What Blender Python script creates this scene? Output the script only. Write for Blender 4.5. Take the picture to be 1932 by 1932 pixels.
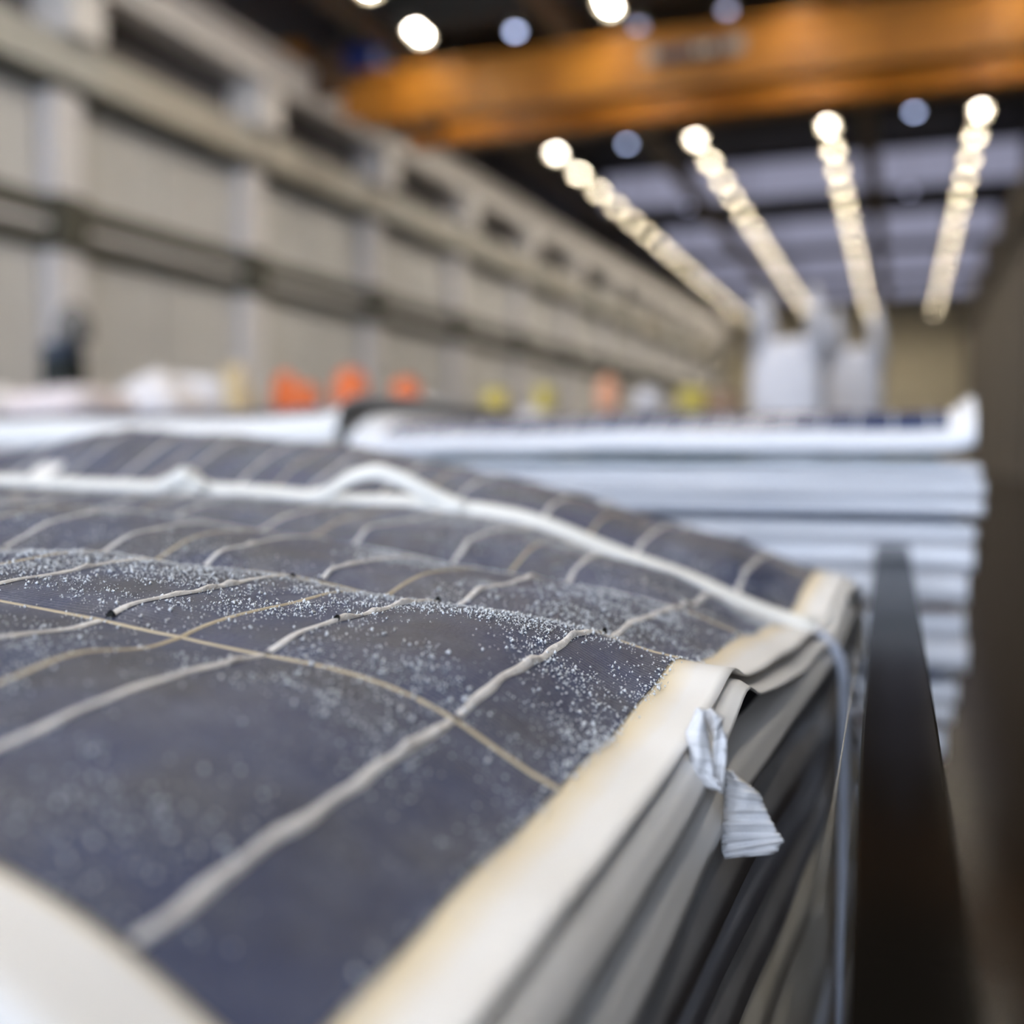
import bpy, math, random
import numpy as np
from mathutils import Vector, Euler

# ------------------------------------------------------------------ camera, world, exposure
for o in list(bpy.data.objects): bpy.data.objects.remove(o)
SC = bpy.context.scene; COL = SC.collection
H = 0.84                                   # eye height of the camera above the floor
FPX, VPX, HOR = 2000.0, 1700.0, 860.0      # focal length in pixels, vanishing point of the hall, horizon row
PITCH = math.atan((966 - HOR) / FPX); AZ = math.atan((VPX - 966) * math.cos(PITCH) / FPX)
cd = bpy.data.cameras.new('camera'); cam = bpy.data.objects.new('camera', cd); COL.objects.link(cam)
cam.location = (0, 0, H); cam.rotation_euler = (math.pi / 2 - PITCH, 0, AZ)
cd.sensor_width = 36; cd.lens = FPX / 1932 * 36; cd.clip_start = .01; cd.clip_end = 300
cd.dof.use_dof = True; cd.dof.focus_distance = .462; cd.dof.aperture_fstop = 3.0
SC.camera = cam
w = bpy.data.worlds.new('sky'); SC.world = w; w.use_nodes = True
w.node_tree.nodes['Background'].inputs[0].default_value = (.72, .82, 1.0, 1)
w.node_tree.nodes['Background'].inputs[1].default_value = 4.6
SC.view_settings.view_transform = 'Standard'; SC.view_settings.look = 'None'
SC.view_settings.exposure = 0.2; SC.view_settings.gamma = 1; SC.view_settings.use_curve_mapping = False
LAMP = 128.0                               # radiance of the strip lamps

_f = np.array([-math.sin(AZ), math.cos(AZ), 0]); _r = np.array([math.cos(AZ), math.sin(AZ), 0]); _u = np.array([0, 0, 1.])
FW = _f * math.cos(PITCH) - _u * math.sin(PITCH); CU = _f * math.sin(PITCH) + _u * math.cos(PITCH)
def ray(x, y): return (_r * (x - 966) - CU * (y - 966) + FW * FPX) / FPX
def atY(x, y, Y):
    d = ray(x, y); p = d * (Y / d[1]); return np.array([p[0], p[1], p[2] + H])
def atX(x, y, X):
    d = ray(x, y); p = d * (X / d[0]); return np.array([p[0], p[1], p[2] + H])

# ------------------------------------------------------------------ helpers
def mat(name, col, rough=.5, metal=0., spec=.5, emit=None, es=0., trans=0., noise=None, coat=0., alpha=1., bump=0., scale=20.):
    m = bpy.data.materials.new(name); m.use_nodes = True; nt = m.node_tree; b = nt.nodes['Principled BSDF']
    b.inputs['Base Color'].default_value = (*col, 1); b.inputs['Roughness'].default_value = rough
    b.inputs['Metallic'].default_value = metal; b.inputs['Specular IOR Level'].default_value = spec
    b.inputs['Transmission Weight'].default_value = trans; b.inputs['Coat Weight'].default_value = coat
    b.inputs['Alpha'].default_value = alpha
    if emit: b.inputs['Emission Color'].default_value = (*emit, 1); b.inputs['Emission Strength'].default_value = es
    if noise or bump:
        tc = nt.nodes.new('ShaderNodeTexCoord'); n = nt.nodes.new('ShaderNodeTexNoise')
        n.inputs['Scale'].default_value = scale; n.inputs['Detail'].default_value = 6
        nt.links.new(tc.outputs['Object'], n.inputs['Vector'])
        if noise:
            r = nt.nodes.new('ShaderNodeMix'); r.data_type = 'RGBA'
            r.inputs['A'].default_value = (*col, 1); r.inputs['B'].default_value = (*noise, 1)
            mr = nt.nodes.new('ShaderNodeMapRange'); mr.inputs['From Min'].default_value = .35; mr.inputs['From Max'].default_value = .68
            nt.links.new(n.outputs['Fac'], mr.inputs['Value']); nt.links.new(mr.outputs['Result'], r.inputs['Factor'])
            nt.links.new(r.outputs['Result'], b.inputs['Base Color'])
        if bump:
            bp = nt.nodes.new('ShaderNodeBump'); bp.inputs['Strength'].default_value = bump; bp.inputs['Distance'].default_value = .01
            nt.links.new(n.outputs['Fac'], bp.inputs['Height']); nt.links.new(bp.outputs['Normal'], b.inputs['Normal'])
    return m

class MB:
    """collects shapes in world coordinates; build() links them as one mesh"""
    def __init__(s): s.v = []; s.f = []; s.uv = None
    def add(s, v, f):
        b = len(s.v); s.v += [tuple(map(float, p)) for p in v]; s.f += [tuple(i + b for i in q) for q in f]; return s
    def box(s, x0, x1, y0, y1, z0, z1):
        v = [(x, y, z) for z in (z0, z1) for y in (y0, y1) for x in (x0, x1)]
        return s.add(v, [(0, 2, 3, 1), (4, 5, 7, 6), (0, 1, 5, 4), (2, 6, 7, 3), (0, 4, 6, 2), (1, 3, 7, 5)])
    def bev(s, x0, x1, y0, y1, z0, z1, b):
        """box with chamfered vertical and horizontal edges"""
        v = []
        for z, i in ((z0, b), (z0 + b, 0), (z1 - b, 0), (z1, b)):
            xa, xb, ya, yb = x0 + i, x1 - i, y0 + i, y1 - i
            v += [(xa + b, ya, z), (xb - b, ya, z), (xb, ya + b, z), (xb, yb - b, z), (xb - b, yb, z), (xa + b, yb, z), (xa, yb - b, z), (xa, ya + b, z)]
        f = [tuple(range(7, -1, -1)), tuple(range(24, 32))]
        for k in range(3):
            for i in range(8): f.append((k * 8 + i, k * 8 + (i + 1) % 8, k * 8 + 8 + (i + 1) % 8, k * 8 + 8 + i))
        return s.add(v, f)
    def lathe(s, c, prof, n=20):
        v = [(c[0] + r * math.cos(a), c[1] + r * math.sin(a), c[2] + z) for r, z in prof for a in [2 * math.pi * i / n for i in range(n)]]
        f = [(k * n + i, k * n + (i + 1) % n, (k + 1) * n + (i + 1) % n, (k + 1) * n + i) for k in range(len(prof) - 1) for i in range(n)]
        f += [tuple(range(n - 1, -1, -1)), tuple((len(prof) - 1) * n + i for i in range(n))]
        return s.add(v, f)
    def tube(s, pts, rad, n=8):
        pts = [Vector(p) for p in pts]; v = []
        rads = rad if isinstance(rad, (list, tuple)) else [rad] * len(pts)
        for i, p in enumerate(pts):
            t = (pts[min(i + 1, len(pts) - 1)] - pts[max(i - 1, 0)]).normalized()
            a = t.cross(Vector((0, 0, 1)));  a = a if a.length > .05 else t.cross(Vector((1, 0, 0))); a.normalize(); b = t.cross(a)
            v += [p + (a * math.cos(2 * math.pi * k / n) + b * math.sin(2 * math.pi * k / n)) * rads[i] for k in range(n)]
        f = [(i * n + k, i * n + (k + 1) % n, (i + 1) * n + (k + 1) % n, (i + 1) * n + k) for i in range(len(pts) - 1) for k in range(n)]
        f += [tuple(range(n - 1, -1, -1)), tuple((len(pts) - 1) * n + k for k in range(n))]
        return s.add(v, f)
    def grid(s, P):
        """P: array (n, m, 3)"""
        n, m = P.shape[:2]
        return s.add(P.reshape(-1, 3), [(i * m + j, (i + 1) * m + j, (i + 1) * m + j + 1, i * m + j + 1) for i in range(n - 1) for j in range(m - 1)])
    def build(s, name, material, parent=None, smooth=False, solid=0., uv=None):
        me = bpy.data.meshes.new(name); L = Vector((0, 0, 0)) if parent is None else wloc(parent)
        me.from_pydata([(p[0] - L.x, p[1] - L.y, p[2] - L.z) for p in s.v], [], s.f); me.update()
        if smooth: me.polygons.foreach_set('use_smooth', [True] * len(me.polygons))
        if uv is not None:
            lay = me.uv_layers.new(name='UVMap'); idx = np.empty(len(me.loops), int); me.loops.foreach_get('vertex_index', idx)
            lay.data.foreach_set('uv', np.asarray(uv, float)[idx].ravel())
        me.materials.append(material)
        o = bpy.data.objects.new(name, me); COL.objects.link(o); o.parent = parent
        if solid:
            md = o.modifiers.new('thickness', 'SOLIDIFY'); md.thickness = abs(solid); md.offset = -1 if solid > 0 else 1
        return o
def wloc(o):
    p = o.location.copy(); q = o.parent
    while q is not None: p = p + q.location; q = q.parent
    return p
def thing(name, label, cat, loc, group=None, kind=None):
    o = bpy.data.objects.new(name, None); COL.objects.link(o); o.location = loc; o.empty_display_size = .1
    return tag(o, label, cat, group, kind)
def tag(o, label=None, cat=None, group=None, kind=None):
    for k, val in (('label', label), ('category', cat), ('group', group), ('kind', kind)):
        if val: o[k] = val
    return o
def struct(o, label=None):
    o['kind'] = 'structure'
    if label: o['label'] = label
    return o
def copy_tree(o, parent=None):
    c = o.copy(); COL.objects.link(c); c.parent = parent
    for ch in o.children: copy_tree(ch, c)
    return c
ORD = ['topmost', 'second', 'third', 'fourth', 'fifth', 'sixth', 'seventh', 'eighth', 'ninth', 'tenth', 'eleventh', 'twelfth',
       'thirteenth', 'fourteenth', 'fifteenth', 'sixteenth', 'seventeenth', 'eighteenth', 'nineteenth', 'twentieth']

# ------------------------------------------------------------------ materials
M = {}
M['floor'] = mat('polished dark concrete', (.018, .0135, .010), .17, noise=(.014, .010, .0075), scale=1.2, spec=.05)
M['wall'] = mat('grey wall panel', (.62, .605, .59), .7, noise=(.57, .555, .54), scale=.8)
M['column'] = mat('pale column', (.72, .69, .69), .6)
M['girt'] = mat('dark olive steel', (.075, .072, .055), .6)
M['beam'] = mat('grey green beam', (.47, .46, .42), .6, noise=(.50, .45, .37), scale=.35)
M['recess'] = mat('upper wall', (.16, .15, .155), .7)
M['runway'] = mat('off white girder paint', (.86, .82, .79), .5)
M['roof'] = mat('dark roof deck', (.075, .068, .058), .8)
M['roofbeam'] = mat('tan roof beam', (.24, .20, .15), .7)
M['glaze'] = mat('daylight roof glazing', (.5, .5, .6), .4, emit=(.62, .63, .86), es=.34)
M['blue_light'] = mat('cool round light', (.6, .65, .9), .4, emit=(.55, .65, 1.0), es=7.)
M['dim_light'] = mat('dim cool round light', (.6, .65, .9), .4, emit=(.62, .64, .95), es=2.3)
M['back'] = mat('beige end wall', (.74, .65, .47), .8)
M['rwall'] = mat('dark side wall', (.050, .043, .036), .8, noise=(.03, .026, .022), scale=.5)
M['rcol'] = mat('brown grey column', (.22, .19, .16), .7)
M['lamp'] = mat('warm strip light', (1, .95, .8), .5, emit=(1.0, .92, .79), es=LAMP)
M['housing'] = mat('lamp housing', (.62, .58, .48), .5)
M['louvre'] = mat('dark added louvre', (.22, .20, .155), .6)  # kept dark so the added louvres hold back the lamp glow
M['crane'] = mat('orange crane paint', (.44, .175, .016), .36, noise=(.36, .135, .013), scale=.6)
M['crane_dark'] = mat('dark crane steel', (.10, .05, .02), .5)  # dark brown for end arms, wheels and bogies
M['navy'] = mat('navy motor housing', (.01, .02, .11), .4)
M['plate'] = mat('grey sign plate', (.10, .095, .11), .6)
M['plate_end'] = mat('pale plate end', (.34, .30, .26), .6)
M['wood'] = mat('pallet wood', (.36, .20, .085), .7, noise=(.23, .125, .055), scale=9.)
M['white_far'] = mat('bluish white backsheet', (.80, .80, .82), .45, noise=(.74, .75, .79), scale=6.)
M['cell_far'] = mat('blue cell', (.018, .04, .12), .25, noise=(.035, .06, .15), scale=14.)
M['teal_edge'] = mat('teal sheet edge', (.16, .27, .33), .4)
M['blue_edge'] = mat('slate blue sheet edge', (.07, .12, .22), .4)
M['ribbon_far'] = mat('bright ribbon', (.62, .63, .68), .4)
M['bag'] = mat('white woven bag', (.74, .72, .74), .7, noise=(.66, .64, .67), scale=9., bump=.3)
M['bag_pink'] = mat('pinkish white woven bag', (.74, .62, .60), .7, noise=(.76, .70, .70), scale=7., bump=.3)
M['orange'] = mat('orange woven sack', (.80, .19, .05), .6, noise=(.72, .15, .04), scale=9.)
M['yellow'] = mat('yellow plastic', (.62, .50, .10), .45)
M['peach'] = mat('peach plastic', (.78, .36, .20), .5)
M['tan'] = mat('tan board', (.66, .50, .27), .7)
M['black_bin'] = mat('dark bin', (.014, .020, .020), .5)
M['navy_lid'] = mat('dull navy lid', (.05, .07, .11), .5)
M['grey_bag'] = mat('grey sack', (.17, .16, .15), .8)
M['brown'] = mat('brown carton', (.30, .16, .10), .7)
M['crate'] = mat('dark grey plastic', (.075, .07, .06), .5)
M['rail'] = mat('black brown gloss', (.006, .005, .004), .13, spec=.012)
M['clear'] = mat('clear film', (.9, .9, .88), .2, spec=.1, alpha=.12)
M['edge'] = mat('clear film edge', (.75, .70, .60), .3, alpha=.4)
M['strap'] = mat('off white strap', (.80, .77, .70), .55, bump=.15, scale=300.)
M['strap_shade'] = mat('shaded white strap', (.60, .63, .72), .5, bump=.15, scale=300.)  # same strap on its side run, cool shade put into the colour
M['tape'] = mat('woven tape', (.76, .75, .75), .65, noise=(.68, .68, .70), scale=120., bump=.2)
M['ribbon'] = mat('dusty ribbon', (.74, .71, .68), .55, noise=(.60, .57, .55), scale=260., bump=.25)
M['seam'] = mat('tan gap bead', (.50, .42, .29), .45, noise=(.44, .36, .24), scale=60.)
M['tip'] = mat('black tip', (.006, .007, .006), .3)
M['grit'] = mat('crushed glass', (.70, .72, .74), .25, spec=.6)
M['beige'] = mat('aged beige backsheet', (.78, .72, .61), .45, noise=(.70, .63, .51), scale=25.)
M['film'] = mat('grey encapsulant film', (.40, .395, .40), .28, noise=(.30, .29, .29), scale=18., spec=.6)
M['film_blue'] = mat('blue grey film', (.46, .47, .52), .3, noise=(.36, .37, .42), scale=14., spec=.6)

def white_sheet():
    """backsheet: white, cream stain beside the cells, tan where it shows in the gaps. UV is (u, v) in metres on the sheet"""
    m = bpy.data.materials.new('backsheet'); m.use_nodes = True; nt = m.node_tree; N = nt.nodes.new; L = nt.links.new
    b = nt.nodes['Principled BSDF']; b.inputs['Roughness'].default_value = .42
    uv = N('ShaderNodeUVMap'); sp = N('ShaderNodeSeparateXYZ'); L(uv.outputs[0], sp.inputs[0])
    nz = N('ShaderNodeTexNoise'); nz.inputs['Scale'].default_value = 28; nz.inputs['Detail'].default_value = 3; L(uv.outputs[0], nz.inputs['Vector'])
    wob = N('ShaderNodeMath'); wob.operation = 'MULTIPLY_ADD'; wob.inputs[1].default_value = .008; wob.inputs[2].default_value = -.004; L(nz.outputs['Fac'], wob.inputs[0])
    add = N('ShaderNodeMath'); L(sp.outputs[0], add.inputs[0]); L(wob.outputs[0], add.inputs[1])
    mr = N('ShaderNodeMapRange'); mr.inputs['From Min'].default_value = -.0135; mr.inputs['From Max'].default_value = -.002; L(add.outputs[0], mr.inputs['Value'])
    fade = N('ShaderNodeMapRange'); fade.inputs['From Min'].default_value = -.003; fade.inputs['From Max'].default_value = .002; L(sp.outputs[1], fade.inputs['Value'])
    mul = N('ShaderNodeMath'); mul.operation = 'MULTIPLY'; L(mr.outputs[0], mul.inputs[0]); L(fade.outputs[0], mul.inputs[1])
    c1 = N('ShaderNodeMix'); c1.data_type = 'RGBA'; c1.inputs['A'].default_value = (.80, .775, .745, 1); c1.inputs['B'].default_value = (.78, .655, .45, 1)
    L(mul.outputs[0], c1.inputs['Factor'])
    ins = N('ShaderNodeMath'); ins.operation = 'GREATER_THAN'; ins.inputs[1].default_value = .0; L(sp.outputs[0], ins.inputs[0])
    ins2 = N('ShaderNodeMath'); ins2.operation = 'GREATER_THAN'; ins2.inputs[1].default_value = .0; L(sp.outputs[1], ins2.inputs[0])
    ii = N('ShaderNodeMath'); ii.operation = 'MULTIPLY'; L(ins.outputs[0], ii.inputs[0]); L(ins2.outputs[0], ii.inputs[1])
    c2 = N('ShaderNodeMix'); c2.data_type = 'RGBA'; c2.inputs['B'].default_value = (.48, .40, .27, 1); L(c1.outputs['Result'], c2.inputs['A']); L(ii.outputs[0], c2.inputs['Factor'])
    L(c2.outputs['Result'], b.inputs['Base Color'])
    return m
M['sheet'] = white_sheet()

def cell_mat():
    m = bpy.data.materials.new('dusty solar cell'); m.use_nodes = True; nt = m.node_tree; N = nt.nodes.new; L = nt.links.new
    b = nt.nodes['Principled BSDF']
    uv = N('ShaderNodeUVMap'); sp = N('ShaderNodeSeparateXYZ'); L(uv.outputs[0], sp.inputs[0])
    def noise(sc, det, rough=.6):
        n = N('ShaderNodeTexNoise'); n.inputs['Scale'].default_value = sc; n.inputs['Detail'].default_value = det; n.inputs['Roughness'].default_value = rough
        L(uv.outputs[0], n.inputs['Vector']); return n
    def rng(src, a, c, lo=0., hi=1.):
        r = N('ShaderNodeMapRange'); r.inputs['From Min'].default_value = a; r.inputs['From Max'].default_value = c
        r.inputs['To Min'].default_value = lo; r.inputs['To Max'].default_value = hi; L(src, r.inputs['Value']); return r.outputs[0]
    def mix(a, c, fac):
        x = N('ShaderNodeMix'); x.data_type = 'RGBA'
        for s, val in (('A', a), ('B', c)):
            if isinstance(val, tuple): x.inputs[s].default_value = (*val, 1)
            else: L(val, x.inputs[s])
        L(fac, x.inputs['Factor']); return x.outputs['Result']
    def mth(op, a, c):
        x = N('ShaderNodeMath'); x.operation = op
        for i, val in enumerate((a, c)):
            if isinstance(val, (int, float)): x.inputs[i].default_value = val
            else: L(val, x.inputs[i])
        return x.outputs[0]
    base = mix((.005, .019, .082), (.019, .024, .050), rng(noise(16, 2).outputs['Fac'], .40, .62))
    fr = mth('FRACT', mth('MULTIPLY', sp.outputs[1], 1 / .0024), 0); line = mth('LESS_THAN', fr, .13)
    base = mix(base, (.17, .18, .23), mth('MULTIPLY', line, .85))
    d1 = rng(noise(9, 4).outputs['Fac'], .42, .68); d2 = rng(noise(420, 3, .7).outputs['Fac'], .46, .66); d3 = rng(noise(60, 5).outputs['Fac'], .38, .70)
    dust = mth('MULTIPLY', mth('ADD', mth('MULTIPLY', d1, d3), mth('MULTIPLY', d3, .35)), mth('ADD', mth('MULTIPLY', d2, .75), .22))
    dust = mth('MINIMUM', mth('MULTIPLY', dust, .52), .6)
    base = mix(base, (.34, .36, .43), dust)
    L(base, b.inputs['Base Color'])
    L(mth('ADD', mth('MULTIPLY', dust, .4), .33), b.inputs['Roughness']); b.inputs['Specular IOR Level'].default_value = .32
    bp = N('ShaderNodeBump'); bp.inputs['Strength'].default_value = .25; bp.inputs['Distance'].default_value = .0006
    L(mth('ADD', mth('MULTIPLY', line, .6), d2), bp.inputs['Height']); L(bp.outputs['Normal'], b.inputs['Normal'])
    return m
M['cell'] = cell_mat()
M['cell_clean'] = mat('dark clean cell', (.008, .010, .022), .22, noise=(.014, .014, .024), scale=60.)

# ------------------------------------------------------------------ hall: setting (z below is relative to the eye, + H)
YB, YR = 76.0, -11.0                       # end wall, open rear
XR = 4.15
struct(MB().box(-20, 12, YR, YB + 1, -.2, 0).build('floor', M['floor']), 'dark polished concrete hall floor')
# side walls stand 1.75 degrees off the lamp rows
WR = math.tan(math.radians(1.75))
def wx(y, off=0.): return -14.45 + off + WR * y
def along(mb, off0, off1, y0, y1, z0, z1):
    """box lying along the left wall"""
    v = [(wx(y, o), y, z + H) for z in (z0, z1) for y in (y0, y1) for o in (off0, off1)]
    return mb.add(v, [(0, 2, 3, 1), (4, 5, 7, 6), (0, 1, 5, 4), (2, 6, 7, 3), (0, 4, 6, 2), (1, 3, 7, 5)])
WL = struct(along(MB(), -.4, -.08, YR, YB, -H, 12.35).build('wall_left', M['recess']), 'long grey side wall of the hall with columns and beams')
cols = [14.93 + 5.43 * k for k in range(-5, 12)]
pan = None
for k in range(len(cols) - 1):
    for z0, z1 in ((-H, 3.62), (4.42, 6.35)):
        along(MB(), -.08, .0, cols[k] + .42, cols[k] + 2.68, z0, z1).build('panel', M['wall'], WL)
        along(MB(), -.08, .0, cols[k] + 2.74, cols[k + 1] - .42, z0, z1).build('panel', M['wall'], WL)
for y in cols:
    for z0, z1 in ((-H, 3.55), (4.5, 6.3)): along(MB(), -.08, .34, y - .33, y + .33, z0, z1).build('column', M['column'], WL)
    along(MB(), -.08, .42, y - .34, y + .34, 3.55, 4.5).build('bracket', M['girt'], WL)
    along(MB(), -.08, .80, y - .38, y + .38, 7.15, 8.02).build('corbel', M['runway'], WL)
for k in range(len(cols) - 1):
    along(MB(), -.08, .22, cols[k] + .345, cols[k + 1] - .345, 4.12, 4.46).build('girt', M['girt'], WL)
    along(MB(), -.08, .16, cols[k] + .345, cols[k + 1] - .345, 3.60, 3.86).build('girt', M['girt'], WL)
    along(MB(), -.08, .20, cols[k] + .345, cols[k + 1] - .345, 3.92, 4.06).build('pipe', M['column'], WL)
along(MB(), -.08, .55, YR, YB, 6.42, 7.12).build('ledge_beam', M['beam'], WL)
along(MB(), -.08, .40, YR, YB, 6.28, 6.42).build('ledge_shadow_strip', M['girt'], WL)  # dark strip stands in for the shadow line below the ledge beam
ru = thing('crane_runway_girder', 'long off-white crane runway girder along the left wall', 'girder', (wx(20, .6), 20, 8.02 + H))
along(MB(), .25, .95, YR + 1, YB - .2, 8.025, 8.12).build('bottom_flange', M['runway'], ru)
along(MB(), .45, .75, YR + 1, YB - .2, 8.12, 8.72).build('web', M['runway'], ru)
along(MB(), .20, 1.0, YR + 1, YB - .2, 8.72, 8.82).build('top_flange', M['runway'], ru)
along(MB(), .55, .65, YR + 1, YB - .2, 8.82, 8.90).build('rail', M['girt'], ru)
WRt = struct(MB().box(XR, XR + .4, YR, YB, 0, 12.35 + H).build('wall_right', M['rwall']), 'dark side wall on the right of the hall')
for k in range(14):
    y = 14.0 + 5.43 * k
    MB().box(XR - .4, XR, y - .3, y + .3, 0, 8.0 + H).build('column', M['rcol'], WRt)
ru2 = thing('crane_runway_girder', 'brown-grey crane runway girder on the dark right wall', 'girder', (XR - .4, 20, 8.0 + H))
MB().box(XR - .75, XR - .05, YR + 1, YB - .2, 8.005 + H, 8.12 + H).build('bottom_flange', M['rcol'], ru2)
MB().box(XR - .55, XR - .25, YR + 1, YB - .2, 8.12 + H, 8.72 + H).build('web', M['rcol'], ru2)
MB().box(XR - .75, XR - .05, YR + 1, YB - .2, 8.72 + H, 8.82 + H).build('top_flange', M['rcol'], ru2)
MB().box(XR - .45, XR - .35, YR + 1, YB - .2, 8.82 + H, 8.90 + H).build('rail', M['girt'], ru2)
struct(MB().box(-16, XR + .4, YB, YB + .3, 0, 12.35 + H).build('wall_back', M['back']), 'beige end wall of the hall')
CE = struct(MB().box(-18, XR + .4, YR, YB + .3, 12.35 + H, 12.7 + H).build('ceiling', M['roof']), 'dark roof deck of the hall')
for y in (45., 56.4, 66.5, 75.3):           # glazed roof bands facing the camera side
    MB().box(-12.2, XR - .02, y, y + .12, 10.55 + H, 12.0 + H).build('glazed_band', M['glaze'], CE)
    MB().box(-12.6, XR - .02, y - .1, y + .5, 10.2 + H, 10.55 + H).build('cross_girder', M['roof'], CE)
    MB().box(-12.6, XR - .02, y + .12, y + .3, 10.55 + H, 12.35 + H).build('cross_girder', M['roof'], CE)
for y in [34.5, 24., 13.5, 3., -7.5]:
    MB().box(-13.4, XR - .02, y, y + .5, 10.4 + H, 12.35 + H).build('cross_girder', M['roof'], CE)
for x in (-11.9, -7.6, -1.15):
    MB().box(x - .25, x + .25, YR, YB, 9.85 + H, 10.2 + H).build('long_beam', M['roofbeam'], CE)

# ------------------------------------------------------------------ strip lamps, four rows
names = {-10.0: 'leftmost of the four lamp rows', -5.75: 'second lamp row from the left', -2.07: 'third lamp row from the left', 1.82: 'lamp row nearest the right wall'}
lamp0 = None
def lamp_label(k, where):
    if 0 <= k < 11: return '%s strip lamp beyond the crane, %s' % ('first' if k == 0 else ORD[k], where)
    if k >= 11: return 'distant strip lamp blending into the far end, ' + where
    return 'strip lamp on the near side of the crane, ' + where
for x, where in names.items():
    for k in range(-12, 19):
        y = 28.55 + 2.43 * k
        if lamp0 is None:
            L_ = thing('strip_lamp', 'x', 'lamp', (0, 0, 0), 'strip lamps under the roof')
            hb = MB().box(-.16, .16, -.50, .50, .20, .28)
            for s_ in (-1, 1): hb.box(s_ * .16 - .008, s_ * .16 + .008, -.50, .50, .15, .20)
            for y_ in (-.36, 0, .36): hb.add([(-.16, y_ - .006, .065), (.16, y_ - .006, .065), (.16, y_ - .006, .20), (-.16, y_ - .006, .20), (-.16, y_ + .006, .065), (.16, y_ + .006, .065), (.16, y_ + .006, .20), (-.16, y_ + .006, .20)], [(0, 1, 2, 3), (7, 6, 5, 4), (0, 4, 5, 1), (1, 5, 6, 2), (2, 6, 7, 3), (3, 7, 4, 0)])
            hb.build('added_louvre_housing', M['louvre'], L_)  # louvres are added, unseen parts that dim the lamps towards the camera
            for y_ in (-.18, .18): MB().bev(-.08, .08, y_ - .16, y_ + .16, .15, .199, .012).build('diffuser', M['lamp'], L_)
            for s in (-.4, .4): MB().box(-.012, .012, s - .012, s + .012, .28, 3.35).build('hanger', M['girt'], L_)
            lamp0 = L_
        else: L_ = copy_tree(lamp0)
        L_.location = (x, y, 9.0 + H); L_['label'] = lamp_label(k, where)
for i, (px, py, Z, dim) in enumerate([(972, 60, 10, 0), (1183, 272, 10, 0), (1725, 212, 10, 0), (1205, 50, 10, 1), (1372, 20, 10, 1), (1298, 390, 10, 1), (1716, 362, 10, 1)]):
    d = ray(px, py); p = d * (Z / d[2])
    lab = ['pale blue round light above the crane, left of centre', 'pale blue round light between the two left lamp rows', 'pale blue round light between the two right lamp rows',
           'dim bluish round light just above the crane sign', 'dim bluish round light above the crane right of the sign', 'dim bluish round light beside the second lamp row', 'dim bluish round light beside the right lamp row'][i]
    t = thing('round_light', lab, 'light', (p[0], p[1], p[2] + H), 'round bluish roof lights')
    MB().lathe((p[0], p[1], p[2] + H), [(.06, -.04), (.10, -.02), (.11, .02), (.06, .03)], 16).build('lens', M['dim_light' if dim else 'blue_light'], t, True)
    MB().lathe((p[0], p[1], p[2] + H), [(.18, .03), (.20, .07), (.10, .2), (.015, .22), (.015, 2.3)], 12).build('hood', M['housing'], t, True)

# ------------------------------------------------------------------ overhead crane
cr = thing('overhead_crane', 'orange double-girder overhead crane spanning the hall', 'crane', (-4, 23, 7.4 + H))
def girder(y, z0, z1, wd=.55):
    MB().box(-11.6, XR - 1.0, y - wd / 2, y + wd / 2, z1 - .07 + H, z1 + H).build('top_flange', M['crane'], cr)
    MB().box(-11.6, XR - 1.0, y - wd * .33, y + wd * .33, z0 + .07 + H, z1 - .07 + H).build('web', M['crane'], cr)
    MB().box(-11.6, XR - 1.0, y - wd / 2, y + wd / 2, z0 + H, z0 + .07 + H).build('bottom_flange', M['crane'], cr)
    for k in range(9):
        x = -10.6 + k * 1.7
        MB().box(x - .03, x + .03, y - wd * .44, y - wd * .33, z0 + .07 + H, z1 - .07 + H).build('stiffener', M['crane'], cr)
girder(21.95, 7.45, 8.62); girder(24.4, 7.62, 8.6)
for s in (0, 1):
    MB().bev(XR - .70 if s else -13.5, XR - .10 if s else -12.85, 21.1, 25.2, 8.96 + H, 9.30 + H, .05).build('end_truck', M['crane'], cr)
    for y in (21.95, 24.4): MB().box(XR - 1.0 if s else -12.85, XR - .70 if s else -11.6, y - .16, y + .16, 8.3 + H, 9.22 + H).build('end_arm', M['crane_dark'], cr)
    for y in (21.5, 24.8): MB().tube([(XR - .45 if s else wx(y, .55), y, 8.93 + H), (XR - .35 if s else wx(y, .65), y, 8.93 + H)], .03, 14).build('wheel', M['crane_dark'], cr)
MB().bev(-12.0, -11.1, 21.6, 22.4, 8.65 + H, 9.25 + H, .08).build('motor_housing', M['navy'], cr)
for x in (-10.8, -10.0): MB().box(x - .2, x + .2, 21.7, 22.3, 7.22 + H, 7.45 + H).build('bogie', M['crane_dark'], cr)
MB().box(-12.0, -10.9, 21.62, 21.70, 7.55 + H, 8.35 + H).build('end_plate', M['crane'], cr)
sp = MB().box(-4.95, -3.15, 21.60, 21.66, 7.98 + H, 8.24 + H).build('sign_plate', M['plate'], cr)
for xa, xb in ((-5.05, -4.82), (-3.38, -3.05)): MB().box(xa, xb, 21.58, 21.62, 7.96 + H, 8.28 + H).build('plate_end', M['plate_end'], sp)
for k in range(7): MB().box(-4.75 + k * .19, -4.63 + k * .19, 21.585, 21.61, 8.03 + H, 8.19 + H).build('faded_mark', M['housing' if k in (4, 5) else 'navy_lid'], sp)

# ------------------------------------------------------------------ the curved top sheet: surface from traced cell lines
PHI = math.radians(3.0); SU = .985
VV = np.array([math.sin(PHI), math.cos(PHI)]); UU = np.array([-math.cos(PHI), math.sin(PHI)]); OO = np.array([-.1111, .1726])
CP, RP = .1575, .157                          # cell pitch across (u) and along (v), metres
ROWS, COLS = 6, 10
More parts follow.
